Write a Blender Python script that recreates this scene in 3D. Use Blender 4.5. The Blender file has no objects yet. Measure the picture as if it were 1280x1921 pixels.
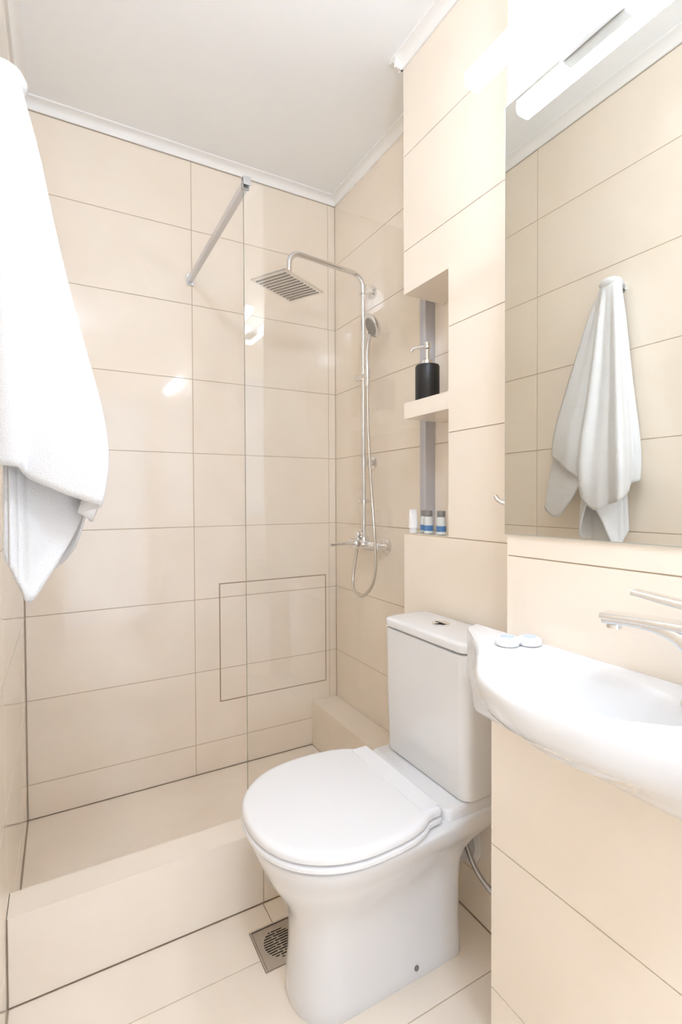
import bpy, bmesh, math, random
from mathutils import Vector, Matrix
random.seed(4)
S = bpy.context.scene
C = S.collection
PI = math.pi

# ------------------------------------------------------------------ camera, world, light, exposure
F_PX, YAW, PITCH, ROLL, CY, EYE = 937.5, 0.509, -0.017, -0.0042, 951.3, 1.138
cd = bpy.data.cameras.new('camera'); cam = bpy.data.objects.new('camera', cd); C.objects.link(cam)
cd.sensor_fit = 'HORIZONTAL'; cd.sensor_width = 36.0; cd.lens = 36.0 * F_PX / 1280.0
cd.shift_y = -(960.5 - CY) / 1280.0
cd.clip_start = 0.02
cam.matrix_world = Matrix.Translation((0, 0, EYE)) @ (Matrix.Rotation(-YAW, 4, 'Z') @ Matrix.Rotation(PI/2 + PITCH, 4, 'X') @ Matrix.Rotation(ROLL, 4, 'Z'))
S.camera = cam
w = bpy.data.worlds.new('world'); S.world = w; w.use_nodes = True
bg = w.node_tree.nodes['Background']
bg.inputs['Color'].default_value = (0.85, 0.99, 1.22, 1); bg.inputs['Strength'].default_value = 1.2
S.view_settings.view_transform = 'Standard'; S.view_settings.look = 'None'
S.view_settings.gamma = 1.0; S.view_settings.use_curve_mapping = False
S.view_settings.exposure = 1.0
LAMP_E = 27.0        # mirror lamp, emission of its diffuser
FILL_E = 64.0        # added fill dome, out of frame on the ceiling beside the left wall
S.cycles.max_bounces = 16; S.cycles.diffuse_bounces = 11; S.cycles.glossy_bounces = 8

# ------------------------------------------------------------------ room measures (metres)
XL, YB, XS, XN, XM = -0.12, 2.073, 1.13, 0.965, 0.766    # left wall, back wall, shower wall, niche wall, mirror wall
YF = -0.75                                               # wall behind the camera
ZC, ZTOP = 2.50, 2.535                                   # cornice foot, ceiling
YE, YK, YK2, ZK = 1.31, 1.3216, 1.408, 0.204             # niche wall end, kerb front, kerb back, kerb top
YM, YM2 = 0.70, 0.741                                    # far end of mirror wall: upper, below basin
TH = 0.002                                               # joint depth
GAP = 0.0026
ROWS = [0.125 + 0.3*k for k in range(8)]

# ------------------------------------------------------------------ materials
def mat(name, col, rough=0.4, metal=0.0, spec=0.5, **kw):
    m = bpy.data.materials.new(name); m.use_nodes = True
    b = m.node_tree.nodes['Principled BSDF']
    b.inputs['Base Color'].default_value = (*col, 1); b.inputs['Roughness'].default_value = rough
    b.inputs['Metallic'].default_value = metal; b.inputs['Specular IOR Level'].default_value = spec
    for k, v in kw.items(): b.inputs[k.replace('_', ' ')].default_value = v
    return m
def noise_col(m, c1, c2, scale=6, detail=5, lo=.35, hi=.65, rand=0.0, coords='Object'):
    nt = m.node_tree; N = nt.nodes; L = nt.links; b = N['Principled BSDF']
    tc = N.new('ShaderNodeTexCoord'); nz = N.new('ShaderNodeTexNoise'); rp = N.new('ShaderNodeValToRGB')
    nz.inputs['Scale'].default_value = scale; nz.inputs['Detail'].default_value = detail
    nz.inputs['Distortion'].default_value = 0.6
    rp.color_ramp.elements[0].position = lo; rp.color_ramp.elements[1].position = hi
    rp.color_ramp.elements[0].color = (*c1, 1); rp.color_ramp.elements[1].color = (*c2, 1)
    L.new(tc.outputs[coords], nz.inputs['Vector']); L.new(nz.outputs['Fac'], rp.inputs['Fac'])
    L.new(rp.outputs['Color'], b.inputs['Base Color'])
    return m
def bump(m, scale, strength, dist=0.002, kind='noise'):
    nt = m.node_tree; N = nt.nodes; L = nt.links; b = N['Principled BSDF']
    tc = N.new('ShaderNodeTexCoord'); t = N.new('ShaderNodeTexNoise' if kind == 'noise' else 'ShaderNodeTexVoronoi')
    t.inputs['Scale'].default_value = scale
    bp = N.new('ShaderNodeBump'); bp.inputs['Strength'].default_value = strength; bp.inputs['Distance'].default_value = dist
    L.new(tc.outputs['Object'], t.inputs['Vector']); L.new(t.outputs[0], bp.inputs['Height']); L.new(bp.outputs['Normal'], b.inputs['Normal'])
    return m
TILE = noise_col(mat('cream_tile', (.86,.75,.62), 0.07), (.85,.762,.65), (.895,.818,.716), 3.2, 6, .3, .7)
FLOORT = noise_col(mat('cream_floor_tile', (.86,.75,.62), 0.16), (.85,.762,.65), (.895,.818,.716), 3.6, 6, .3, .7)
GROUT = mat('beige_grout', (.52,.42,.31), 0.8)
PAINT = bump(mat('white_paint', (.92,.945,.965), 0.7), 60, .05)
TRIMM = mat('white_cornice', (.90,.90,.89), 0.5)
CERAM = mat('white_ceramic', (.75,.75,.75), 0.06, Coat_Weight=0.3, Coat_Roughness=0.03)
PLAST = mat('white_plastic', (.82,.82,.825), 0.22)
CHROME = mat('chrome', (.80,.80,.80), 0.09, 1.0)
BRUSH = bump(mat('brushed_steel', (.62,.58,.54), 0.32, 1.0), 200, .05)
ALU = mat('satin_aluminium', (.72,.72,.74), 0.3, 1.0)
DARK = mat('dark_gap', (.02,.02,.02), 0.8)
BLACK = mat('black_matt_ceramic', (.012,.011,.011), 0.45)
MIRR = mat('mirror_silver', (.76,.755,.71), 0.0, 1.0)
MEDGE = mat('mirror_edge', (.55,.58,.54), 0.15)
LABELB = mat('blue_label', (.08,.20,.42), 0.4)
BOTTLE = mat('milky_bottle', (.80,.83,.80), 0.15, Transmission_Weight=0.25)
CAPM = mat('grey_cap', (.20,.19,.18), 0.35)
PAPER = mat('white_wrap', (.88,.88,.90), 0.5)
HOSEM = mat('braided_hose', (.42,.41,.40), 0.35, 1.0)
PIPEM = mat('grey_pipe', (.55,.55,.56), 0.4)
TOWELM = mat('white_terry', (.77,.77,.77), 0.95)
bump(TOWELM, 420, .55, .003)
PROF = mat('grey_profile', (.52,.52,.56), 0.35, 0.4)
BARM = mat('bright_steel_bar', (.66,.66,.68), 0.3, 0.35)
EDGEM = mat('glass_edge', (.34,.33,.27), 0.15)
def glass_mat():
    m = bpy.data.materials.new('clear_glass'); m.use_nodes = True
    nt = m.node_tree; N = nt.nodes; L = nt.links; N.remove(N['Principled BSDF'])
    fr = N.new('ShaderNodeFresnel'); ge = N.new('ShaderNodeNewGeometry'); mr_ = N.new('ShaderNodeMapRange')
    mr_.inputs['To Min'].default_value = 1.5; mr_.inputs['To Max'].default_value = 1/1.5     # same air-to-glass index on both faces of the pane
    L.new(ge.outputs['Backfacing'], mr_.inputs['Value']); L.new(mr_.outputs['Result'], fr.inputs['IOR'])
    tr = N.new('ShaderNodeBsdfTransparent'); tr.inputs['Color'].default_value = (.994,.994,.990,1)
    gl = N.new('ShaderNodeBsdfGlossy'); gl.inputs['Roughness'].default_value = 0.0
    mx = N.new('ShaderNodeMixShader')
    L.new(fr.outputs['Fac'], mx.inputs['Fac']); L.new(tr.outputs['BSDF'], mx.inputs[1]); L.new(gl.outputs['BSDF'], mx.inputs[2])
    L.new(mx.outputs['Shader'], N['Material Output'].inputs['Surface'])
    return m
GLASS = glass_mat()
def emis(name, col, e):
    m = mat(name, (.9,.9,.9), 0.4); b = m.node_tree.nodes['Principled BSDF']
    b.inputs['Emission Color'].default_value = (*col, 1); b.inputs['Emission Strength'].default_value = e
    return m
FILL_LED = emis('fill_diffuser', (.85,.99,1.22), FILL_E)
LED = emis('lamp_diffuser', (.85,.99,1.22), LAMP_E)

# ------------------------------------------------------------------ mesh helpers
def link(name, me, m, parent=None, smooth=None):
    o = bpy.data.objects.new(name, me); C.objects.link(o)
    for mm in (m if isinstance(m, (list, tuple)) else [m]): me.materials.append(mm)
    if parent: o.parent = parent
    if smooth:
        for p in me.polygons: p.use_smooth = True
        me.set_sharp_from_angle(angle=math.radians(smooth))
    return o
def finish(name, bm, m, parent=None, smooth=None, bevel=0, seg=2):
    bmesh.ops.recalc_face_normals(bm, faces=bm.faces)
    if bevel:
        es = [e for e in bm.edges if len(e.link_faces) == 2 and e.calc_face_angle(0) > 0.7]
        bmesh.ops.bevel(bm, geom=es, offset=bevel, segments=seg, profile=.5, affect='EDGES')
    me = bpy.data.meshes.new(name); bm.to_mesh(me); bm.free()
    return link(name, me, m, parent, smooth)
def box(bm, x0, x1, y0, y1, z0, z1, M=None):
    v = [bm.verts.new(Vector((x, y, z)) if M is None else M @ Vector((x, y, z))) for x in (x0, x1) for y in (y0, y1) for z in (z0, z1)]
    for f in ((0,1,3,2),(4,6,7,5),(0,4,5,1),(2,3,7,6),(0,2,6,4),(1,5,7,3)): bm.faces.new([v[i] for i in f])
    return v
def rings(bm, rs, cap0=True, cap1=True, closed=True):
    vs = [[bm.verts.new(p) for p in r] for r in rs]
    n = len(vs[0])
    for a, b in zip(vs, vs[1:]):
        for i in range(n if closed else n-1):
            j = (i+1) % n
            bm.faces.new((a[i], a[j], b[j], b[i]))
    if cap0: bm.faces.new(list(reversed(vs[0])))
    if cap1: bm.faces.new(vs[-1])
    return vs
def lathe(bm, prof, M=Matrix(), n=32, cap0=True, cap1=True):
    return rings(bm, [[M @ Vector((r*math.cos(2*PI*i/n), r*math.sin(2*PI*i/n), z)) for i in range(n)] for r, z in prof], cap0, cap1)
def catmull(pts, k=8):
    P = [Vector(p) for p in pts]; P = [2*P[0]-P[1]] + P + [2*P[-1]-P[-2]]; out = []
    for i in range(1, len(P)-2):
        for s in range(k):
            t = s/k; a, b, c, d = P[i-1:i+3]
            out.append(0.5*((2*b) + (c-a)*t + (2*a-5*b+4*c-d)*t*t + (3*b-a-3*c+d)*t**3))
    return out + [P[-2]]
def tube(bm, pts, r, n=12, caps=True):
    P = [Vector(p) for p in pts]; rs = []
    prev = None
    for i, p in enumerate(P):
        d = (P[min(i+1, len(P)-1)] - P[max(i-1, 0)]).normalized()
        if prev is None:
            u = d.orthogonal().normalized()
        else:
            u = (prev - d*prev.dot(d)).normalized()
        prev = u; v = d.cross(u)
        rr = r[i] if isinstance(r, (list, tuple)) else r
        rs.append([p + rr*(math.cos(2*PI*k/n)*u + math.sin(2*PI*k/n)*v) for k in range(n)])
    return rings(bm, rs, caps, caps)
def rrect(x0, x1, y0, y1, r, n=6):
    out = []
    for cx, cy, a0 in ((x1-r, y1-r, 0), (x0+r, y1-r, PI/2), (x0+r, y0+r, PI), (x1-r, y0+r, 1.5*PI)):
        for k in range(n+1):
            a = a0 + PI/2*k/n; out.append((cx + r*math.cos(a), cy + r*math.sin(a)))
    return out
def axis_m(p, d):       # local z along d, origin p
    return Matrix.Translation(p) @ Vector(d).to_track_quat('Z', 'Y').to_matrix().to_4x4()
def tag(o, label=None, cat=None, group=None, kind=None):
    if label: o['label'] = label
    if cat: o['category'] = cat
    if group: o['group'] = group
    if kind: o['kind'] = kind
    return o
def thing(name, label, cat, loc, group=None):
    o = bpy.data.objects.new(name, None); C.objects.link(o); o.location = loc; o.empty_display_size = .05
    return tag(o, label, cat, group)
def adopt(o, t):        # parent a mesh modelled in room coordinates under a thing
    o.parent = t; bpy.context.view_layer.update()
    o.matrix_parent_inverse = Matrix.Translation(t.location).inverted() if t.type == 'EMPTY' else t.matrix_world.inverted()
    return o
def part(name, bm, m, t, smooth=None, bevel=0, seg=2):
    return adopt(finish(name, bm, m, None, smooth, bevel, seg), t)
def sub(name, bm, m, p, smooth=None, bevel=0):
    o = finish(name, bm, m, None, smooth, bevel); o.parent = p; return o   # p keeps room coordinates (identity)
def struct(name, bm, m, label, smooth=None, bevel=0):
    return tag(finish(name, bm, m, None, smooth, bevel), label, None, None, 'structure')

# a field of tiles: plane point = O + u*U + v*V, facing N; cells between joints, minus holes (u0,u1,v0,v1)
def tiles(parent, O, U, V, N, us, vs, m, holes=(), name='tile', g=GAP, th=TH, edge=0.0):
    O, U, V, N = map(Vector, (O, U, V, N))
    for a, b in zip(us, us[1:]):
        for c, d in zip(vs, vs[1:]):
            a2, b2 = a + (g/2 if a != us[0] else edge), b - (g/2 if b != us[-1] else edge)
            c2, d2 = c + (g/2 if c != vs[0] else edge), d - (g/2 if d != vs[-1] else edge)
            hs = [h for h in holes if h[0] < b2 and h[1] > a2 and h[2] < d2 and h[3] > c2]
            ug = sorted({a2, b2} | {x for h in hs for x in h[:2] if a2 < x < b2})
            vg = sorted({c2, d2} | {x for h in hs for x in h[2:] if c2 < x < d2})
            cells = set()
            for i in range(len(ug)-1):
                for j in range(len(vg)-1):
                    x, y = (ug[i]+ug[i+1])/2, (vg[j]+vg[j+1])/2
                    if not any(h[0] < x < h[1] and h[2] < y < h[3] for h in hs): cells.add((i, j))
            if not cells: continue
            bm = bmesh.new(); F = {}; B = {}
            def fv(i, j):
                if (i, j) not in F:
                    p = O + U*ug[i] + V*vg[j]; F[i, j] = bm.verts.new(p); B[i, j] = bm.verts.new(p - N*th)
                return F[i, j], B[i, j]
            for i, j in cells:
                q = [fv(i, j), fv(i+1, j), fv(i+1, j+1), fv(i, j+1)]
                bm.faces.new([t[0] for t in q]); bm.faces.new([t[1] for t in reversed(q)])
                for (di, dj), (k, l) in (((0,-1),(0,1)), ((1,0),(1,2)), ((0,1),(2,3)), ((-1,0),(3,0))):
                    if (i+di, j+dj) not in cells: bm.faces.new((q[k][0], q[k][1], q[l][1], q[l][0]))
            o = finish(name, bm, m); o.parent = parent
X, Y, Z = (1,0,0), (0,1,0), (0,0,1)
nX, nY, nZ = (-1,0,0), (0,-1,0), (0,0,-1)
VZ = [0.0] + ROWS + [ZC]
VJ = [0.0028] + ROWS + [ZC]      # walls that show a joint along the floor
EJ = 0.0028

# ------------------------------------------------------------------ structure
bm = bmesh.new(); box(bm, XL-.1, XS+.15, YF-.1, YB+.1, -.08, -TH)
fl = struct('floor', bm, GROUT, 'cream tiled bathroom floor')
tiles(fl, (0,0,0), X, Y, Z, [XL, .48, XS], [YF, -.34, -.04, .26, .56, .86, 1.157, YK], FLOORT,
      holes=[(.413,.537,1.119,1.246), (XM-EJ, XS, YF, YM2), (XN-EJ, XS, YM, YK)], edge=EJ)
tiles(fl, (0,0,0), X, Y, Z, [XL, 1.0], [YK2, YB], FLOORT, name='shower_floor_tile', edge=EJ)
bm = bmesh.new(); box(bm, XL-.1, XS+.15, YB+TH, YB+.1, 0, ZTOP)
wb = struct('wall_back', bm, GROUT, 'cream tiled back wall of the shower')
HX0, HX1, HZ0, HZ1 = .570, 1.074, .285, .785          # hatch
tiles(wb, (0,YB,0), X, Z, nY, [XL, .469, 1.092, XS], VZ, TILE, holes=[(HX0, HX1, HZ0, HZ1), (1.0, XS, 0, ZK)], edge=EJ)
bm = bmesh.new(); box(bm, XL-.1, XL-TH, YF, YB, 0, ZTOP)
wl = struct('wall_left', bm, GROUT, 'cream tiled left wall behind the hanging towel')
tiles(wl, (XL,0,0), Y, Z, X, [YF, -.452, .148, .748, 1.348, YB], VZ, TILE, holes=[(YK, YK2, 0, ZK)], edge=EJ)
bm = bmesh.new(); box(bm, XS+TH, XS+.1, YM, YB, 0, ZTOP)
ws = struct('wall_right_shower', bm, GROUT, 'cream tiled shower wall with the mixer')
tiles(ws, (XS,0,0), Y, Z, nX, [1.098, 1.40, YB], VZ, TILE, holes=[(1.40, YB, 0, ZK), (1.0, YE, 0, 1.025), (1.0, YE, 1.79, ZC), (1.0, YK2, 0, ZK)])
# built-out wall with the open corner niche
NZ0, NS0, NS1, NZ1, NY = 1.027, 1.393, 1.443, 1.790, 1.098
bm = bmesh.new()
box(bm, XN+TH, XS, YM, NY-TH, 0, ZTOP)
box(bm, XN+TH, XS, NY-TH, YE-TH, 0, NZ0-TH); box(bm, XN+TH, XS, NY-TH, YE-TH, NS0+TH, NS1-TH); box(bm, XN+TH, XS, NY-TH, YE-TH, NZ1+TH, ZTOP)
wn = struct('wall_right_niche', bm, GROUT, 'cream tiled built-out wall with two open niche shelves')
tiles(wn, (XN,0,0), Y, Z, nX, [YM, YE], VJ, TILE, holes=[(NY, 2, NZ0, NS0), (NY, 2, NS1, NZ1)])
tiles(wn, (0,YE,0), X, Z, Y, [XN+TH, XS], VZ, TILE, holes=[(0, 2, NZ0, NS0), (0, 2, NS1, NZ1), (0, 2, 0, ZK)])
tiles(wn, (0,NY,0), X, Z, Y, [XN+TH, XS-.001], [NZ0, 1.325, NS0], TILE, name='niche_tile'); tiles(wn, (0,NY,0), X, Z, Y, [XN+TH, XS-.001], [NS1, 1.625, NZ1], TILE, name='niche_tile')
for z, n in ((NZ0, Z), (NS1, Z), (NS0, nZ), (NZ1, nZ)):
    tiles(wn, (0,0,z), X, Y, n, [XN+TH, XS-.001], [NY+.001, YE-TH], TILE, name='niche_tile')
# mirror wall and the box under the basin: one plane, the lower part a little longer
bm = bmesh.new(); box(bm, XM+TH, XS, YF, YM-TH, 0, ZTOP); box(bm, XM+TH, XN, YM-TH, YM2-TH, 0, .80)
wr = struct('wall_right', bm, GROUT, 'cream tiled wall carrying mirror and washbasin')
tiles(wr, (XM,0,0), Y, Z, nX, [YF, -.46, .14, YM2], [0] + ROWS[:2] + [.725, .80], TILE)
tiles(wr, (XM,0,0), Y, Z, nX, [YF, -.46, .14, YM], [.80+GAP/2, 1.025] + ROWS[4:] + [ZC], TILE)
tiles(wr, (0,YM2,0), X, Z, Y, [XM+TH, XN], [0] + ROWS[:2] + [.725, .80], TILE)
tiles(wr, (0,YM,0), X, Z, Y, [XM+TH, XN], [.80, 1.025] + ROWS[4:] + [ZC], TILE)
tiles(wr, (0,0,.80), X, Y, Z, [XM+TH, XN], [YM, YM2-TH], TILE)
# wall behind the camera with the doorway
bm = bmesh.new(); box(bm, XL, -.02, YF-.1, YF-TH, 0, ZTOP); box(bm, .70, XM, YF-.1, YF-TH, 0, ZTOP); box(bm, -.02, .70, YF-.1, YF-TH, 2.05, ZTOP)
wf = struct('wall_front', bm, GROUT, 'cream tiled wall with the doorway')
tiles(wf, (0,YF,0), X, Z, Y, [XL, -.02, .70, XM], VZ, TILE, holes=[(-.02, .70, 0, 2.05)])
bm = bmesh.new()
for x0, x1, z0, z1 in ((-.05, .01, 0, 2.08), (.67, .73, 0, 2.08), (.01, .67, 2.02, 2.08)): box(bm, x0, x1, YF-.11, YF+.012, z0, z1)
struct('door_1', bm, TRIMM, 'white door frame of the open doorway')
bm = bmesh.new(); box(bm, XL-.1, XS+.15, YF-.1, YB+.1, ZTOP, ZTOP+.08)
struct('ceiling', bm, PAINT, 'flat white painted ceiling')
# cornices: a cove profile run along each wall
def cornice(name, p0, p1, nrm, label, w=.034):
    p0, p1, n = Vector(p0), Vector(p1), Vector(nrm); up = Vector((0,0,1)); h = ZTOP - ZC
    prof = [(0,0), (.006,0), (.007,.006)] + [(.007 + (w-.013)*(1-math.cos(a)), .006 + (h-.012)*math.sin(a)) for a in [PI/2*k/6 for k in range(1,7)]] + [(w-.003,h-.005), (w,h-.005), (w,h), (0,h)]
    bm = bmesh.new()
    rings(bm, [[p + n*x + up*(ZC - .0 + z) for x, z in prof] for p in (p0, p1)])
    struct(name, bm, TRIMM, label, smooth=35)
cornice('trim_1', (XL, YB, 0), (XS, YB, 0), nY, 'white cove cornice above the back wall')
cornice('trim_2', (XL, YF, 0), (XL, YB, 0), X, 'white cove cornice above the left wall')
cornice('trim_3', (XS, YE, 0), (XS, YB, 0), nX, 'white cove cornice above the shower wall')
cornice('trim_4', (XN, YM, 0), (XN, YE+.02, 0), nX, 'white cove cornice above the niche wall')
cornice('trim_5', (XM, YF, 0), (XM, YM+.02, 0), nX, 'white cove cornice above the mirror')
cornice('trim_6', (XN-.03, YE, 0), (XS, YE, 0), Y, 'white cove cornice above the end of the niche wall')
# kerb of the shower and the ledge along its right wall
bm = bmesh.new(); box(bm, XL+.0005, XS, YK+TH, YK2-TH, 0, ZK-TH)
kb = struct('floor_kerb', bm, GROUT, 'raised cream tiled shower kerb')
tiles(kb, (0,YK,0), X, Z, nY, [XL+EJ, .483, XS], [EJ, ZK], TILE, holes=[(XN, XS+1, 0, 1)])
tiles(kb, (0,YK2,0), X, Z, Y, [XL, .483, 1.0], [0.0, ZK], TILE)
tiles(kb, (0,0,ZK), X, Y, Z, [XL+.001, .483, XS-.001], [YK+TH, YK2-TH], TILE, g=.0012)
bm = bmesh.new(); box(bm, 1.0+TH, XS, YK2, YB, 0, ZK-TH)
lg = struct('floor_ledge', bm, GROUT, 'cream tiled ledge along the shower wall')
tiles(lg, (1.0,0,0), Y, Z, nX, [YK2, YB], [0, ZK], TILE)
tiles(lg, (0,0,ZK), X, Y, Z, [1.0+TH, XS-.001], [YK2+.001, YB-.001], TILE)

# ------------------------------------------------------------------ tiled access hatch in the back wall
t = thing('access_hatch', 'square tiled access hatch set flush in the shower back wall', 'hatch', ((HX0+HX1)/2, YB, HZ0))
bm = bmesh.new()
fw = .0045
for x0, x1, z0, z1 in ((HX0, HX1, HZ0, HZ0+fw), (HX0, HX1, HZ1-fw, HZ1), (HX0, HX0+fw, HZ0+fw, HZ1-fw), (HX1-fw, HX1, HZ0+fw, HZ1-fw)):
    box(bm, x0, x1, YB-.0006, YB+TH, z0, z1)
part('frame', bm, mat('hatch_frame', (.36,.27,.19), .5), t)
n0 = set(C.objects)
tiles(None, (0,YB-.0004,0), X, Z, nY, [HX0+fw, HX1-fw], [HZ0+fw, .425, .725, HZ1-fw], TILE, th=.0022)
for o in set(C.objects) - n0: adopt(o, t)

# ------------------------------------------------------------------ toilet (faces the left wall)
TY = 1.028
t = thing('toilet', 'white close-coupled toilet with closed lid between shower kerb and washbasin', 'toilet', (.65, TY, 0))
def egg(xf, xb, hw, hb, L, n=40, rb=.03):
    """plan outline: front half-ellipse of length L, sides easing from hw to hb, rounded back corners"""
    P = []
    for k in range(n+1):
        a = PI/2 + PI*k/n
        c, s = math.cos(a), math.sin(a)
        e = 2/2.25
        P.append((xf + L + L*math.copysign(abs(c)**e, c), hw*math.copysign(abs(s)**e, s)))
    m = 10
    side = []
    for k in range(1, m+1):
        q = k/m; x = xf + L + (xb - rb - xf - L)*q; side.append((x, hw + (hb-hw)*(3*q*q-2*q**3)))
    corner = [(xb - rb + rb*math.sin(PI/2*k/5), hb - rb + rb*math.cos(PI/2*k/5)) for k in range(1, 6)]
    low = [(x, -y) for x, y in side + corner]
    up = [(x, y) for x, y in reversed(side + corner)]
    return [(x, TY + y) for x, y in P + low + up]
def ering(z, *a, **k): return [Vector((x, y, z)) for x, y in egg(*a, **k)]
bm = bmesh.new()
SEC = [(0.000,.4370,.868,.0985,.0985,.100),(0.006,.4350,.870,.1005,.1005,.100),(0.030,.4360,.869,.0990,.0990,.100),(0.09,.4410,.868,.0960,.0965,.100),
       (0.15,.4440,.867,.0965,.0970,.105),(0.195,.4400,.867,.1010,.0985,.112),(0.225,.4290,.868,.1090,.1010,.125),(0.252,.4150,.870,.1200,.1060,.140),(0.28,.3990,.876,.1350,.1160,.158),
       (0.305,.3850,.893,.1490,.1280,.172),(0.325,.3755,.930,.1590,.1400,.182),(0.338,.3700,.955,.1650,.1480,.188),(0.355,.3620,.957,.1755,.1570,.197),
       (0.375,.3540,.957,.1850,.1650,.203),(0.391,.3480,.957,.1915,.1690,.208),(0.396,.3485,.956,.1910,.1680,.208),(0.400,.3560,.952,.1840,.1640,.205)]
rings(bm, [ering(z, xf, xb, hw, hb, L) for z, xf, xb, hw, hb, L in SEC])
part('bowl', bm, CERAM, t, smooth=50)
bm = bmesh.new()     # deck under the tank
rings(bm, [[Vector((x, y, z)) for x, y in rrect(.752+i, .957-i, TY-.165+i, TY+.165-i, .022)] for z, i in ((.398,0),(.418,0),(.4235,.0015),(.426,.005))])
part('tank_deck', bm, CERAM, t, smooth=50)
def lid_ring(z, i=0.0, back=.742):
    P = []
    xf, L, hw = .340+i, .215, .200-i
    for k in range(49):
        a = PI/2 + PI*k/48; c, s = math.cos(a), math.sin(a); e = 2/2.2
        P.append((xf + L + L*math.copysign(abs(c)**e, c), hw*math.copysign(abs(s)**e, s)))
    sd = [(.60, .1985), (.64, .194), (.672, .185), (.690, .176), (.700, .168), (.715, .1655), (back-.006, .1650), (back, .159)]
    P += [(x if x < back-.01 else x-i, -(y-i)) for x, y in sd] + [(x if x < back-.01 else x-i, y-i) for x, y in reversed(sd)]
    return [Vector((x, TY+y, z)) for x, y in P]
bm = bmesh.new(); rings(bm, [lid_ring(.4035,.012), lid_ring(.4050,.003), lid_ring(.4080,-.001), lid_ring(.4150,-.001), lid_ring(.4170,.002), lid_ring(.4180,.012)]); part('seat_ring', bm, PLAST, t, smooth=45)
bm = bmesh.new(); rings(bm, [lid_ring(.4215,.014), lid_ring(.4222,.006), lid_ring(.4240,.001), lid_ring(.4335,0), lid_ring(.4385,.0025), lid_ring(.4412,.007), lid_ring(.4425,.016)])
lid = part('lid', bm, PLAST, t, smooth=40)
bm = bmesh.new(); box(bm, .690, .738, TY-.155, TY+.155, .4415, .4445)
part('hinge_cover', bm, PLAST, t, bevel=.0012)
TKX0, TKX1, TKY0, TKY1 = .800, .952, .852, 1.188
bm = bmesh.new()
rings(bm, [[Vector((x, y, z)) for x, y in rrect(TKX0+i, TKX1-i, TKY0+i, TKY1-i, .028, 8)] for z, i in ((.4275,.012),(.430,.006),(.45,.004),(.60,.001),(.7705,0),(.7725,.003),(.7735,.009))])
part('tank', bm, CERAM, t, smooth=50)
bm = bmesh.new()
rings(bm, [[Vector((x, y, z)) for x, y in rrect(TKX0-.003+i, TKX1+.003-i, TKY0-.003+i, TKY1+.003-i, .030, 8)] for z, i in ((.7775,.006),(.7790,.001),(.795,0),(.7985,.0015),(.801,.006),(.802,.014))])
tl = part('tank_lid', bm, CERAM, t, smooth=50)
bm = bmesh.new(); lathe(bm, [(.024,.8015),(.024,.8045),(.0225,.8058),(.0215,.8050)], Matrix.Translation((.879,1.03,0)), 32); ring = part('flush_button', bm, CHROME, t, smooth=40)
bm = bmesh.new(); box(bm, .878, .880, 1.008, 1.052, .8048, .8062); o = sub('button_split', bm, DARK, ring)
bm = bmesh.new(); lathe(bm, [(.0062,0),(.0062,.003),(.0045,.0045)], axis_m((.717, TY-.0985, .030), nY), 20); part('fixing_cap', bm, CAPM, t, smooth=40)
bm = bmesh.new(); lathe(bm, [(.0062,0),(.0062,.003),(.0045,.0045)], axis_m((.717, TY+.0985, .030), Y), 20); part('fixing_cap', bm, CAPM, t, smooth=40)

# water hose and waste pipe behind the toilet
hv = thing('supply_hose', 'braided steel water hose curling behind the toilet pedestal', 'hose', (.945, .80, .16))
bm = bmesh.new(); tube(bm, catmull([(.915,.985,.345),(.912,.985,.30),(.905,.965,.245),(.905,.925,.195),(.915,.875,.165),(.935,.825,.158),(.952,.80,.16)], 8), .0065, 12); part('hose', bm, HOSEM, hv, smooth=60)
bm = bmesh.new(); lathe(bm, [(.011,0),(.011,.03)], axis_m((.915,.985,.318), Z), 6); part('nut', bm, CHROME, hv)
bm = bmesh.new(); lathe(bm, [(.024,0),(.024,.004),(.012,.006),(.012,.022)], axis_m((XN,.80,.16), nX), 20); part('wall_flange', bm, CHROME, hv, smooth=40)
pv = thing('waste_pipe', 'short grey waste pipe between toilet pedestal and wall', 'pipe', (.92, TY, .18))
bm = bmesh.new(); tube(bm, [(.8715,TY,.205),(XN-.012,TY,.205)], .05, 28); part('pipe', bm, PIPEM, pv, smooth=60)
bm = bmesh.new(); lathe(bm, [(.066,0),(.066,.010),(.054,.014),(.0505,.016)], axis_m((XN,TY,.205), nX), 28, False, False); part('collar', bm, PLAST, pv, smooth=40)

# ------------------------------------------------------------------ washbasin
BC = Vector((.637, .470)); BZ = .870
half = [(.766,.785),(.748,.785),(.728,.772),(.692,.722),(.652,.668),(.607,.622),(.552,.565),(.526,.510),(.518,.470)]
curve = [Vector((p.x, p.y)) for p in catmull([(x, y, 0) for x, y in half[1:]] , 8)]
outl = [Vector((.766, .785))] + curve + [Vector((p.x, 2*BC.y - p.y)) for p in reversed(curve[:-1])] + [Vector((.766, .155))]
def resample(P, n):
    Q = P + [P[0]]; Ls = [(Q[i+1]-Q[i]).length for i in range(len(P))]; T = sum(Ls); out = []; i = 0; acc = 0
    for k in range(n):
        s = T*k/n
        while acc + Ls[i] < s - 1e-9: acc += Ls[i]; i += 1
        out.append(Q[i].lerp(Q[i+1], (s-acc)/Ls[i]))
    return out
NB = 160
out0 = resample(outl, NB)
ang = [math.atan2(p.y-BC.y, p.x-BC.x) for p in out0]
def o_ring(z, inset=0.0, kx=1.0, ky=1.0, bulge=1.0):
    r = []
    for p in out0:
        x = .766 - (.766 - p.x)*kx; y = BC.y + (p.y-BC.y)*ky
        d = Vector((x-BC.x, y-BC.y)); 
        if inset and p.x < .7655: q = d.normalized()*inset; x -= q.x; y -= q.y
        r.append(Vector((min(x, .7655), y, z)))
    return r
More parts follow.
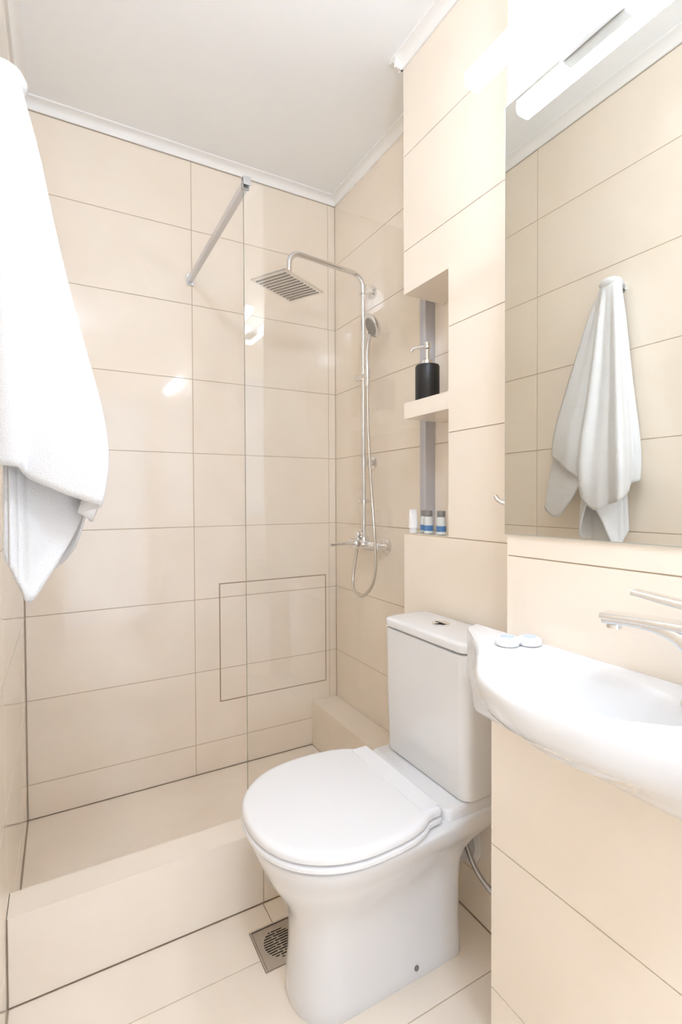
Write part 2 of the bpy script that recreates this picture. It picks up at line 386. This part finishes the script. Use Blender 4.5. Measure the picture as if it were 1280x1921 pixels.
def b_ring(z, a, b, cx=.645):
    return [Vector((cx + a*math.cos(t_)*1.0, BC.y + b*math.sin(t_), z)) for t_ in [math.atan2(math.sin(g)/b*1.0, math.cos(g)/a) for g in ang]]
def slope_ring(z, kx, ky, q):    # lower body: outline pulled to the wall, bulge flattened
    r = []
    for p in out0:
        dx = .766 - p.x; fl_ = .085*(1-math.exp(-dx/.085))
        d2 = dx*(1-q) + fl_*q
        r.append(Vector((.7655 - d2*kx if dx > .0005 else .7655, BC.y + (p.y-BC.y)*ky, z)))
    return r
bm = bmesh.new()
RS = [slope_ring(.687,.20,.99,1.0), slope_ring(.690,.29,.996,1.0), slope_ring(.700,.43,1,.97), slope_ring(.715,.57,1,.90), slope_ring(.735,.70,1,.76), slope_ring(.760,.84,1,.55), slope_ring(.785,.94,1,.33), slope_ring(.810,.99,1,.15), slope_ring(.835,1,1,.04),
      o_ring(.850), o_ring(.862), o_ring(.868,.0015), o_ring(.8705,.005), o_ring(.8710,.010),
      b_ring(.8710,.0890,.160), b_ring(.8695,.0850,.156), b_ring(.8640,.0810,.152), b_ring(.85,.077,.147), b_ring(.825,.071,.139), b_ring(.795,.060,.122), b_ring(.772,.045,.10), b_ring(.760,.028,.062), b_ring(.756,.012,.02)]
rings(bm, RS)
wbn = tag(bpy.data.objects.new('washbasin', None), 'white bow-fronted ceramic washbasin under the mirror', 'washbasin'); C.objects.link(wbn); wbn.location = (.66, BC.y, .688)
part('basin', bm, CERAM, wbn, smooth=45)
bm = bmesh.new(); lathe(bm, [(.021,.7565),(.021,.7585),(.017,.7600),(.004,.7590)], Matrix.Translation((.645,BC.y,0)), 28); part('drain_ring', bm, CHROME, wbn, smooth=40)

# single-lever tap at the right end of the basin
FX, FY = .703, .322
tp = thing('basin_tap', 'chrome single-lever tap with flat arched spout at right end of washbasin', 'tap', (FX, FY, .871))
def sect_sweep(bm, path, ws, hs, side):
    P = [Vector(p) for p in path]; side = Vector(side).normalized(); rs = []
    for i, p in enumerate(P):
        d = (P[min(i+1,len(P)-1)] - P[max(i-1,0)]).normalized(); nrm = d.cross(side).normalized(); sd = nrm.cross(d)
        rs.append([p + sd*x + nrm*y for x, y in rrect(-ws[i]/2, ws[i]/2, -hs[i]/2, hs[i]/2, min(ws[i],hs[i])*.3, 4)])
    rings(bm, rs)
spd = Vector((-.02, .125, 0)).normalized()
path = catmull([(FX,FY,.874),(FX,FY,.905),(FX-.001,FY+.006,.934),(FX-.004,FY+.026,.956),(FX-.009,FY+.058,.966),(FX-.014,FY+.090,.967),(FX-.019,FY+.120,.965)], 6)
nn = len(path)
bm = bmesh.new(); sect_sweep(bm, path, [.036-.006*k/(nn-1) for k in range(nn)], [.036-.022*min(1,k/(nn*.62)) for k in range(nn)], (spd.y,-spd.x,0))
part('spout', bm, CHROME, tp, smooth=40)
bm = bmesh.new(); lathe(bm, [(.026,.871),(.026,.8745),(.021,.877)], Matrix.Translation((FX,FY,0)), 28); part('base_ring', bm, CHROME, tp, smooth=40)
bm = bmesh.new(); lathe(bm, [(.0185,.874),(.0185,.972),(.0165,.975),(.0165,.990),(.0185,.992),(.0185,.997)], Matrix.Translation((FX+.002,FY-.012,0)), 28); part('body', bm, CHROME, tp, smooth=40)
bm = bmesh.new(); sect_sweep(bm, [(FX+.001,FY-.016,.9665),(FX-.003,FY+.02,.9700),(FX-.011,FY+.07,.9705),(FX-.0195,FY+.1225,.9690)], [.037,.036,.034,.031], [.011,.010,.009,.008], (spd.y,-spd.x,0)); part('spout_plate', bm, CHROME, tp, smooth=40)
bm = bmesh.new(); pth = [(FX+.004,FY-.034,.991),(FX,FY-.005,.996),(FX-.006,FY+.04,1.0015),(FX-.013,FY+.083,1.0075)]
sect_sweep(bm, catmull(pth, 4), [.034-.010*k/12 for k in range(13)], [.012-.005*k/12 for k in range(13)], (spd.y,-spd.x,0)); part('lever', bm, CHROME, tp, smooth=40)
bm = bmesh.new(); lathe(bm, [(.010,0),(.010,.006),(.0075,.0065)], axis_m((FX-.0175,FY+.108,.9585), nZ), 20); part('aerator', bm, CHROME, tp, smooth=40)

# two wrapped soaps on the basin
for i, (x, y, lab) in enumerate(((.701,.640,'round white wrapped soap with blue print, left one on the washbasin'), (.738,.622,'round white wrapped soap with blue print, right one nearer the wall'))):
    s = thing('wrapped_soap', lab, 'soap', (x, y, .8710), 'wrapped soaps on the basin')
    bm = bmesh.new(); lathe(bm, [(.016,.8712),(.0205,.8735),(.0220,.8785),(.0205,.8835),(.015,.8865),(.006,.8872)], Matrix.Translation((x,y,0)), 28); part('wrapper', bm, PAPER, s, smooth=60)
    bm = bmesh.new(); lathe(bm, [(.0125,.8866),(.0125,.8876),(.0085,.8882)], Matrix.Translation((x,y,0)), 28); part('seal', bm, mat('pale_blue_print', (.50,.58,.76), .5), s, smooth=60)

# ------------------------------------------------------------------ mirror and mirror lamp
MZ0, MZ1, MY0 = 1.067, 1.896, .05
mr = thing('wall_mirror', 'large frameless rectangular mirror above the washbasin', 'mirror', (XM, .375, MZ0))
bm = bmesh.new(); box(bm, XM-.0052, XM-.0006, MY0, YM+.002, MZ0, MZ1); part('backing', bm, MEDGE, mr)
bm = bmesh.new(); box(bm, XM-.0062, XM-.0053, MY0+.0015, YM+.0005, MZ0+.0015, MZ1-.0015); part('mirror_glass', bm, MIRR, mr)
LX, LY0, LY1, LZ = .690, .315, .722, 1.928
lp = thing('mirror_lamp', 'lit white bar lamp clipped to the top of the mirror', 'lamp', (XM, .52, MZ1))
bm = bmesh.new(); rings(bm, [[Vector((LX + x, y, LZ + z)) for x, z in rrect(-.019+i, .019-i, -.016+i, .016-i, .010, 5)] for y, i in ((LY0,.004),(LY0+.004,0),(LY1-.004,0),(LY1,.004))])
part('diffuser', bm, LED, lp, smooth=50)
bm = bmesh.new(); box(bm, LX-.009, LX+.009, .470, .570, LZ+.0165, LZ+.024); part('housing', bm, PLAST, lp, bevel=.002)
bm = bmesh.new(); box(bm, XM-.030, XM-.0066, .463, .575, MZ1-.012, MZ1+.016); part('clamp', bm, PLAST, lp, bevel=.003)
bm = bmesh.new(); tube(bm, catmull([(XM-.018,.52,MZ1+.012),(XM-.020,.52,LZ+.024),(XM-.035,.52,LZ+.038),(LX+.006,.52,LZ+.036),(LX,.52,LZ+.022)], 5), .006, 12); part('arm', bm, ALU, lp, smooth=60)

# ------------------------------------------------------------------ shower screen
GX0, GX1, GY, GZ0, GZ1, GT = .4545, 1.128, 1.370, ZK, 2.035, .008
sc = thing('shower_screen', 'fixed clear glass shower screen standing on the kerb', 'shower screen', (.79, GY, ZK))
bm = bmesh.new(); vs = box(bm, GX0, 1.0885, GY-GT/2, GY+GT/2, GZ0+.0005, GZ1)
bm.faces.ensure_lookup_table()
for f in bm.faces:
    c = f.calc_center_median(); f.material_index = 1 if c.x < GX0+.001 else 0
part('glass_pane', bm, [GLASS, EDGEM], sc)
bm = bmesh.new(); box(bm, 1.0888, XS-.0005, GY-.016, GY+.016, ZK+.0005, GZ1)
part('wall_profile', bm, PROF, sc, bevel=.001)
bm = bmesh.new(); box(bm, GX0-.0005, GX0+.0175, GY+.013, YB-.0085, GZ1-.020, GZ1+.002); bar = part('brace_bar', bm, BARM, sc, bevel=.0015)
bm = bmesh.new(); box(bm, GX0-.002, GX0+.0195, GY-.0085, GY-.0042, GZ1-.016, GZ1+.007); box(bm, GX0-.002, GX0+.0195, GY+.0042, GY+.013, GZ1-.022, GZ1+.007); box(bm, GX0-.002, GX0+.0195, GY-.0042, GY+.0042, GZ1+.0005, GZ1+.007)
o = sub('clamp', bm, HOSEM, bar, bevel=.001)
bm = bmesh.new(); box(bm, GX0-.008, GX0+.021, YB-.008, YB-.0004, GZ1-.034, GZ1+.010)
o = sub('wall_plate', bm, CHROME, bar, bevel=.001)

# ------------------------------------------------------------------ shower column
PX, PY = 1.078, 1.740
sh = thing('shower_column', 'chrome shower column with square rain head, hand shower and mixer', 'shower', (XS, PY, .95))
bm = bmesh.new(); ap = [(PX,PY,.965),(PX,PY,1.99)] + [(PX-.055+.055*math.cos(a), PY, 1.99+.055*math.sin(a)) for a in [PI/2*k/8 for k in range(1,9)]]
ap += [(.795,PY,2.062)] + [(.795-.042*math.sin(a), PY, 2.020+.042*math.cos(a)) for a in [PI/2*k/8 for k in range(1,9)]] + [(.753,PY,1.955)]
part('riser_pipe', bm if not tube(bm, ap, .0105, 16) else bm, CHROME, sh, smooth=60)
HM = Matrix.Translation((.750, 1.744, 1.936)) @ Matrix.Rotation(math.radians(29), 4, 'Z') @ Matrix.Scale(.94, 4)
bm = bmesh.new(); box(bm, -.125, .125, -.086, .086, -.005, .004, HM); hd = part('rain_head', bm, CHROME, sh, bevel=.002)
bm = bmesh.new(); lathe(bm, [(.016,.004),(.016,.012),(.011,.018),(.011,.03)], HM, 20); o = sub('ball_joint', bm, CHROME, hd, smooth=40)
NOZ = mat('grey_nozzle_strip', (.32,.31,.29), .5)
for k in range(11):
    x = -.105 + .021*k
    bm = bmesh.new(); box(bm, x-.004, x+.004, -.074, .074, -.0065, -.0051, HM); o = sub('nozzle_strip', bm, NOZ, hd)
def wall_bracket(z):
    bm = bmesh.new(); M = axis_m((XS, PY, z), nX); lathe(bm, [(.024,0),(.024,.008),(.013,.012),(.013,.040)], M, 24); lathe(bm, [(.0165,-.018),(.0165,.018)], Matrix.Translation((PX,PY,z)), 24)
    part('wall_bracket', bm, CHROME, sh, smooth=40)
wall_bracket(1.985); wall_bracket(1.285)
bm = bmesh.new(); lathe(bm, [(.018,-.014),(.018,.014)], Matrix.Translation((PX,PY,1.632)), 24); tube(bm, [(PX-.008,PY+.042,1.632),(PX-.008,PY-.045,1.632)], .011, 16); lathe(bm, [(.013,-.016),(.015,.016)], Matrix.Translation((PX-.012,PY-.050,1.632)) , 20)
part('slider', bm, CHROME, sh, smooth=40)
bm = bmesh.new(); hp = catmull([(PX-.012,PY-.050,1.585),(PX-.012,PY-.050,1.64),(PX-.014,PY-.050,1.70),(PX-.016,PY-.062,1.755),(PX-.020,PY-.080,1.785)], 5)
tube(bm, hp, [.0095+.0035*k/(len(hp)-1) for k in range(len(hp))], 14)
lathe(bm, [(.012,.016),(.030,.012),(.043,.004),(.046,-.004),(.044,-.011),(.036,-.0125)], axis_m((PX-.022,PY-.108,1.806), (.85,-.15,.5)), 32)
hs = part('hand_shower', bm, CHROME, sh, smooth=45)
bm = bmesh.new(); lathe(bm, [(.034,-.0130),(.033,-.0142)], axis_m((PX-.022,PY-.108,1.806), (.85,-.15,.5)), 28); o = sub('spray_plate', bm, NOZ, hs)
bm = bmesh.new(); lathe(bm, [(.0135,1.118),(.026,1.120),(.026,1.132),(.0135,1.134)], Matrix.Translation((PX,PY,0)), 24); part('diverter_ring', bm, CHROME, sh, smooth=40)
bm = bmesh.new(); tube(bm, [(PX,PY+.098,.948),(PX,PY-.098,.948)], .019, 20); lathe(bm, [(.021,.948),(.021,.975),(.014,.985)], Matrix.Translation((PX,PY,0)), 20)
mx = part('mixer', bm, CHROME, sh, smooth=45)
for s in (-1, 1):
    bm = bmesh.new(); lathe(bm, [(.031,0),(.031,.006),(.018,.012),(.016,.05)], axis_m((XS, PY+s*.092, .948), nX), 24); o = sub('escutcheon', bm, CHROME, mx, smooth=40)
bm = bmesh.new(); lathe(bm, [(.021,0),(.021,.028),(.017,.034)], axis_m((PX-.014,PY,.955), nX), 24); tube(bm, [(PX-.04,PY,.957),(PX-.075,PY,.958),(PX-.155,PY,.955)], [.008,.007,.0062], 12); o = sub('lever', bm, CHROME, mx, smooth=45)
bm = bmesh.new(); lathe(bm, [(.0155,0),(.0155,.018),(.013,.022)], axis_m((PX-.014,PY,.99), nX), 20); o = sub('diverter_knob', bm, CHROME, mx, smooth=40)
bm = bmesh.new(); tube(bm, catmull([(PX-.005,PY+.045,.932),(PX-.012,PY+.050,.88),(PX-.030,PY+.040,.80),(PX-.045,PY+.0,.762),(PX-.045,PY-.06,.752),(PX-.038,PY-.118,.80),(PX-.034,PY-.140,.88),(PX-.030,PY-.125,1.0),(PX-.016,PY-.085,1.15),(PX-.012,PY-.058,1.35),(PX-.012,PY-.050,1.50),(PX-.012,PY-.050,1.587)], 10), .0062, 10)
part('hose', bm, mat('chrome_hose', (.66,.63,.58), .28, 1.0), sh, smooth=60)

# ------------------------------------------------------------------ things in the niches
DX, DY = 1.012, 1.250
d = thing('soap_dispenser', 'black cylindrical soap dispenser with chrome pump on the upper niche shelf', 'soap dispenser', (DX, DY, NS1))
bm = bmesh.new(); lathe(bm, [(.036,NS1+.0005),(.038,NS1+.003),(.038,NS1+.108),(.036,NS1+.113),(.030,NS1+.115)], Matrix.Translation((DX,DY,0)), 40); part('bottle', bm, BLACK, d, smooth=40)
bm = bmesh.new(); lathe(bm, [(.0165,NS1+.115),(.0165,NS1+.129),(.012,NS1+.132),(.0065,NS1+.134),(.0065,NS1+.165),(.0105,NS1+.167),(.0105,NS1+.184),(.008,NS1+.187)], Matrix.Translation((DX,DY,0)), 28)
tube(bm, catmull([(DX,DY,NS1+.174),(DX-.014,DY+.022,NS1+.175),(DX-.026,DY+.040,NS1+.172),(DX-.029,DY+.0445,NS1+.164)], 5), .0045, 10); part('pump', bm, CHROME, d, smooth=40)
BT = [(.998,1.168,'small clear hotel bottle with blue label, nearest the niche jamb'),(.996,1.226,'small clear hotel bottle with blue label, middle one in the lower niche'),(1.012,1.264,'small clear hotel bottle with blue label beside the white tube')]
for x, y, lab in BT:
    b = thing('toiletry_bottle', lab, 'bottle', (x, y, NZ0), 'toiletry bottles in the lower niche')
    M = Matrix.Translation((x,y,NZ0))
    bm = bmesh.new(); lathe(bm, [(.012,.0005),(.0145,.003),(.0145,.050),(.012,.054)], M, 24); part('bottle', bm, BOTTLE, b, smooth=40)
    bm = bmesh.new(); lathe(bm, [(.0125,.0545),(.0125,.071),(.0115,.0725)], M, 24); part('cap', bm, CAPM, b, smooth=40)
    bm = bmesh.new(); lathe(bm, [(.0147,.010),(.0147,.027)], M, 24, False, False); part('label', bm, LABELB, b, smooth=40)
x, y = .984, 1.288
b = thing('toiletry_tube', 'small plain white toiletry tube at the open end of the lower niche', 'tube', (x, y, NZ0))
bm = bmesh.new(); rings(bm, [[Vector((x+c, y+e, NZ0+z)) for c, e in rrect(-.014*k,.014*k,-hy,hy,min(.014*k,hy)*.9,5)] for z, k, hy in ((.016,1,.0135),(.03,.98,.013),(.055,1,.008),(.070,1.02,.002),(.0755,1.02,.0012))]); part('tube', bm, PAPER, b, smooth=50)
bm = bmesh.new(); lathe(bm, [(.012,.0005),(.0125,.002),(.0125,.0155)], Matrix.Translation((x,y,NZ0)), 24); part('cap', bm, PLAST, b, smooth=40)

# ------------------------------------------------------------------ small hook on the end of the mirror wall
hk = thing('chrome_hook', 'small chrome hook peeping out beside the mirror edge', 'hook', (.79, YM, 1.137))
bm = bmesh.new(); box(bm, .776, .800, YM+.0005, YM+.005, 1.110, 1.158); part('plate', bm, CHROME, hk, bevel=.001)
bm = bmesh.new(); tube(bm, catmull([(.788,YM+.005,1.128),(.786,YM+.022,1.126),(.780,YM+.036,1.133),(.777,YM+.042,1.143)], 5), .0045, 10); part('peg', bm, CHROME, hk, smooth=60)

# ------------------------------------------------------------------ floor drain
DX0, DX1, DY0, DY1 = .414, .536, 1.120, 1.245
dr = thing('floor_drain', 'square brushed steel floor drain beside the toilet foot', 'floor drain', ((DX0+DX1)/2, (DY0+DY1)/2, 0))
cx, cy = (DX0+DX1)/2, (DY0+DY1)/2
bm = bmesh.new()
for x0, x1, y0, y1 in ((DX0,DX1,DY0,DY0+.004),(DX0,DX1,DY1-.004,DY1),(DX0,DX0+.004,DY0+.004,DY1-.004),(DX1-.004,DX1,DY0+.004,DY1-.004)): box(bm, x0, x1, y0, y1, -TH, .0022)
part('frame', bm, BRUSH, dr)
bm = bmesh.new(); box(bm, DX0+.004, DX1-.004, DY0+.004, DY1-.004, -TH, -.0012); part('well', bm, DARK, dr)
# cover plate with a round field of slots: strips of plate between the slots
bm = bmesh.new(); R_ = .043; px0, px1, py0, py1 = DX0+.0055, DX1-.0055, DY0+.0055, DY1-.0055; ns = 12; pitch = 2*R_/ns
def strip(x0, x1, y0, y1): box(bm, x0, x1, y0, y1, -.0011, .0008)
strip(px0, px1, py0, cy-R_); strip(px0, px1, cy+R_, py1)
for k in range(ns):
    y0 = cy - R_ + k*pitch; ym = y0 + pitch*.5; y1 = y0 + pitch
    hw = math.sqrt(max(0, R_*R_ - (y0 + pitch*.25 - cy)**2)) - .002
    strip(px0, px1, ym, y1)
    strip(px0, cx-hw, y0, ym); strip(cx+hw, px1, y0, ym); strip(cx-.002-(k%2)*.012, cx+.002-(k%2)*.012, y0, ym)
part('grate', bm, BRUSH, dr)

# ------------------------------------------------------------------ towel and its hook on the left wall
th_ = thing('towel_hook', 'small chrome wall hook holding the white towel', 'hook', (XL, 1.005, 1.83))
bm = bmesh.new(); lathe(bm, [(.016,0),(.016,.005),(.013,.007)], axis_m((XL, 1.005, 1.832), X), 24); part('plate', bm, CHROME, th_, smooth=40)
bm = bmesh.new(); tube(bm, catmull([(XL+.006,1.005,1.832),(XL+.03,1.005,1.830),(XL+.046,1.005,1.838),(XL+.052,1.005,1.856)], 5), .0048, 10); part('peg', bm, CHROME, th_, smooth=60)
bm = bmesh.new()
HK = Vector((XL+.040, 1.020, 1.842))
def sheet(bottom, top, bulge, nf, amp, ph, nu=64, nv=60, off=0.0):
    Bt = catmull(bottom, 12); Tp = catmull(top, 12)
    vs = []
    for j in range(nv+1):
        v = j/nv; row = []
        for i in range(nu+1):
            u = i/nu
            b = Bt[min(int(u*(len(Bt)-1)), len(Bt)-2)].lerp(Bt[min(int(u*(len(Bt)-1)), len(Bt)-2)+1], u*(len(Bt)-1) - min(int(u*(len(Bt)-1)), len(Bt)-2))
            a = Tp[min(int(u*(len(Tp)-1)), len(Tp)-2)].lerp(Tp[min(int(u*(len(Tp)-1)), len(Tp)-2)+1], u*(len(Tp)-1) - min(int(u*(len(Tp)-1)), len(Tp)-2))
            h = v**0.82
            p = Vector((a.x + (b.x-a.x)*h, a.y + (b.y-a.y)*h, a.z + (b.z-a.z)*v))
            bl = bulge*math.sin(PI*min(1, v**3.6))*math.sin(PI*(.1+.8*u))
            out = Vector((p.x - (XL+.01), (p.y - 1.04)*.8, 0)); out = out.normalized() if out.length > 1e-5 else Vector((1,0,0))
            f = amp*(0.25+.75*v)*(math.sin(2*PI*nf*u + ph + .6*v) + .45*math.sin(2*PI*nf*1.9*u + 2*ph - v)) * min(1, 6*v)
            p += out*(bl + f + off*min(1, 5*v))
            p.z += (.004*math.sin(9*u + ph))*v
            p.x = max(p.x, XL+.008)
            row.append(bm.verts.new(p))
        vs.append(row)
    for j in range(nv):
        for i in range(nu): bm.faces.new((vs[j][i], vs[j][i+1], vs[j+1][i+1], vs[j+1][i]))
tp_ring = lambda k0, k1, r, dz=0: [tuple(HK + Vector((r*.75*math.sin(a), -r*math.cos(a), dz + .012*math.sin(PI*q)))) for q, a in [(q, k0 + (k1-k0)*q) for q in (0,.25,.5,.75,1)]]
# front layer, wrapping from the wall on the near side round to the far side
sheet([(-.108,.955,1.195),(-.06,.93,1.185),(-.015,.918,1.155),(.032,.915,1.130),(.044,.950,1.118),(.040,1.0,1.105),(.034,1.05,1.165),(.022,1.10,1.225),(-.005,1.17,1.280)],
      tp_ring(-.5, PI*.95, .030), .030, 3.4, .0165, -.6)
# far layer
sheet([(.010,1.055,1.20),(.012,1.12,1.115),(-.005,1.175,1.070),(-.030,1.225,1.10),(-.055,1.245,1.14),(-.10,1.235,1.17)],
      tp_ring(PI*.45, PI*1.1, .026), .006, 1.6, .007, 1.9, nu=40)
# inner hanging corner
sheet([(-.085,.972,1.04),(-.060,.968,.985),(-.045,.975,.968),(-.020,.985,1.010),(.015,.992,1.075),(.034,1.02,1.118),(.012,1.06,1.04),(-.020,1.085,1.0),(-.06,1.075,1.005)],
      tp_ring(-.2, PI*.9, .018, -.004), .004, 1.5, .004, .9, nu=48)
sheet([(-.075,.955,1.03),(-.066,.972,.998),(-.058,1.02,.988),(-.060,1.07,.994),(-.075,1.088,1.03)],
      tp_ring(0, PI, .014, -.008), .002, 1.0, .003, .2, nu=32)
# crown of the towel over the hook
lathe(bm, [(.030,-.012),(.034,.0),(.029,.010),(.018,.016),(.006,.018)], Matrix.Translation(HK + Vector((0,0,.004))), 24)
tw = finish('bath_towel', bm, TOWELM, smooth=None)
for p in tw.data.polygons: p.use_smooth = True
md = tw.modifiers.new('thick', 'SOLIDIFY'); md.thickness = .006; md.offset = 0
tag(tw, 'white terry towel hanging from a hook on the left wall', 'towel')

# ------------------------------------------------------------------ unseen fill dome, added on the ceiling to even out the light
CX, CYL = .000, -.18
cl = thing('fill_lamp', 'added out-of-frame fill dome on the ceiling beside the left wall', 'fill lamp', (CX, CYL, ZTOP))
bm = bmesh.new(); lathe(bm, [(.084,ZTOP-.0005),(.084,ZTOP-.02),(.080,ZTOP-.026)], Matrix.Translation((CX,CYL,0)), 40); part('base', bm, PLAST, cl, smooth=40)
bm = bmesh.new(); lathe(bm, [(.079,ZTOP-.0265),(.079,ZTOP-.045),(.072,ZTOP-.070),(.055,ZTOP-.086),(.035,ZTOP-.094),(.015,ZTOP-.097)], Matrix.Translation((CX,CYL,0)), 40); part('shade', bm, FILL_LED, cl, smooth=60)
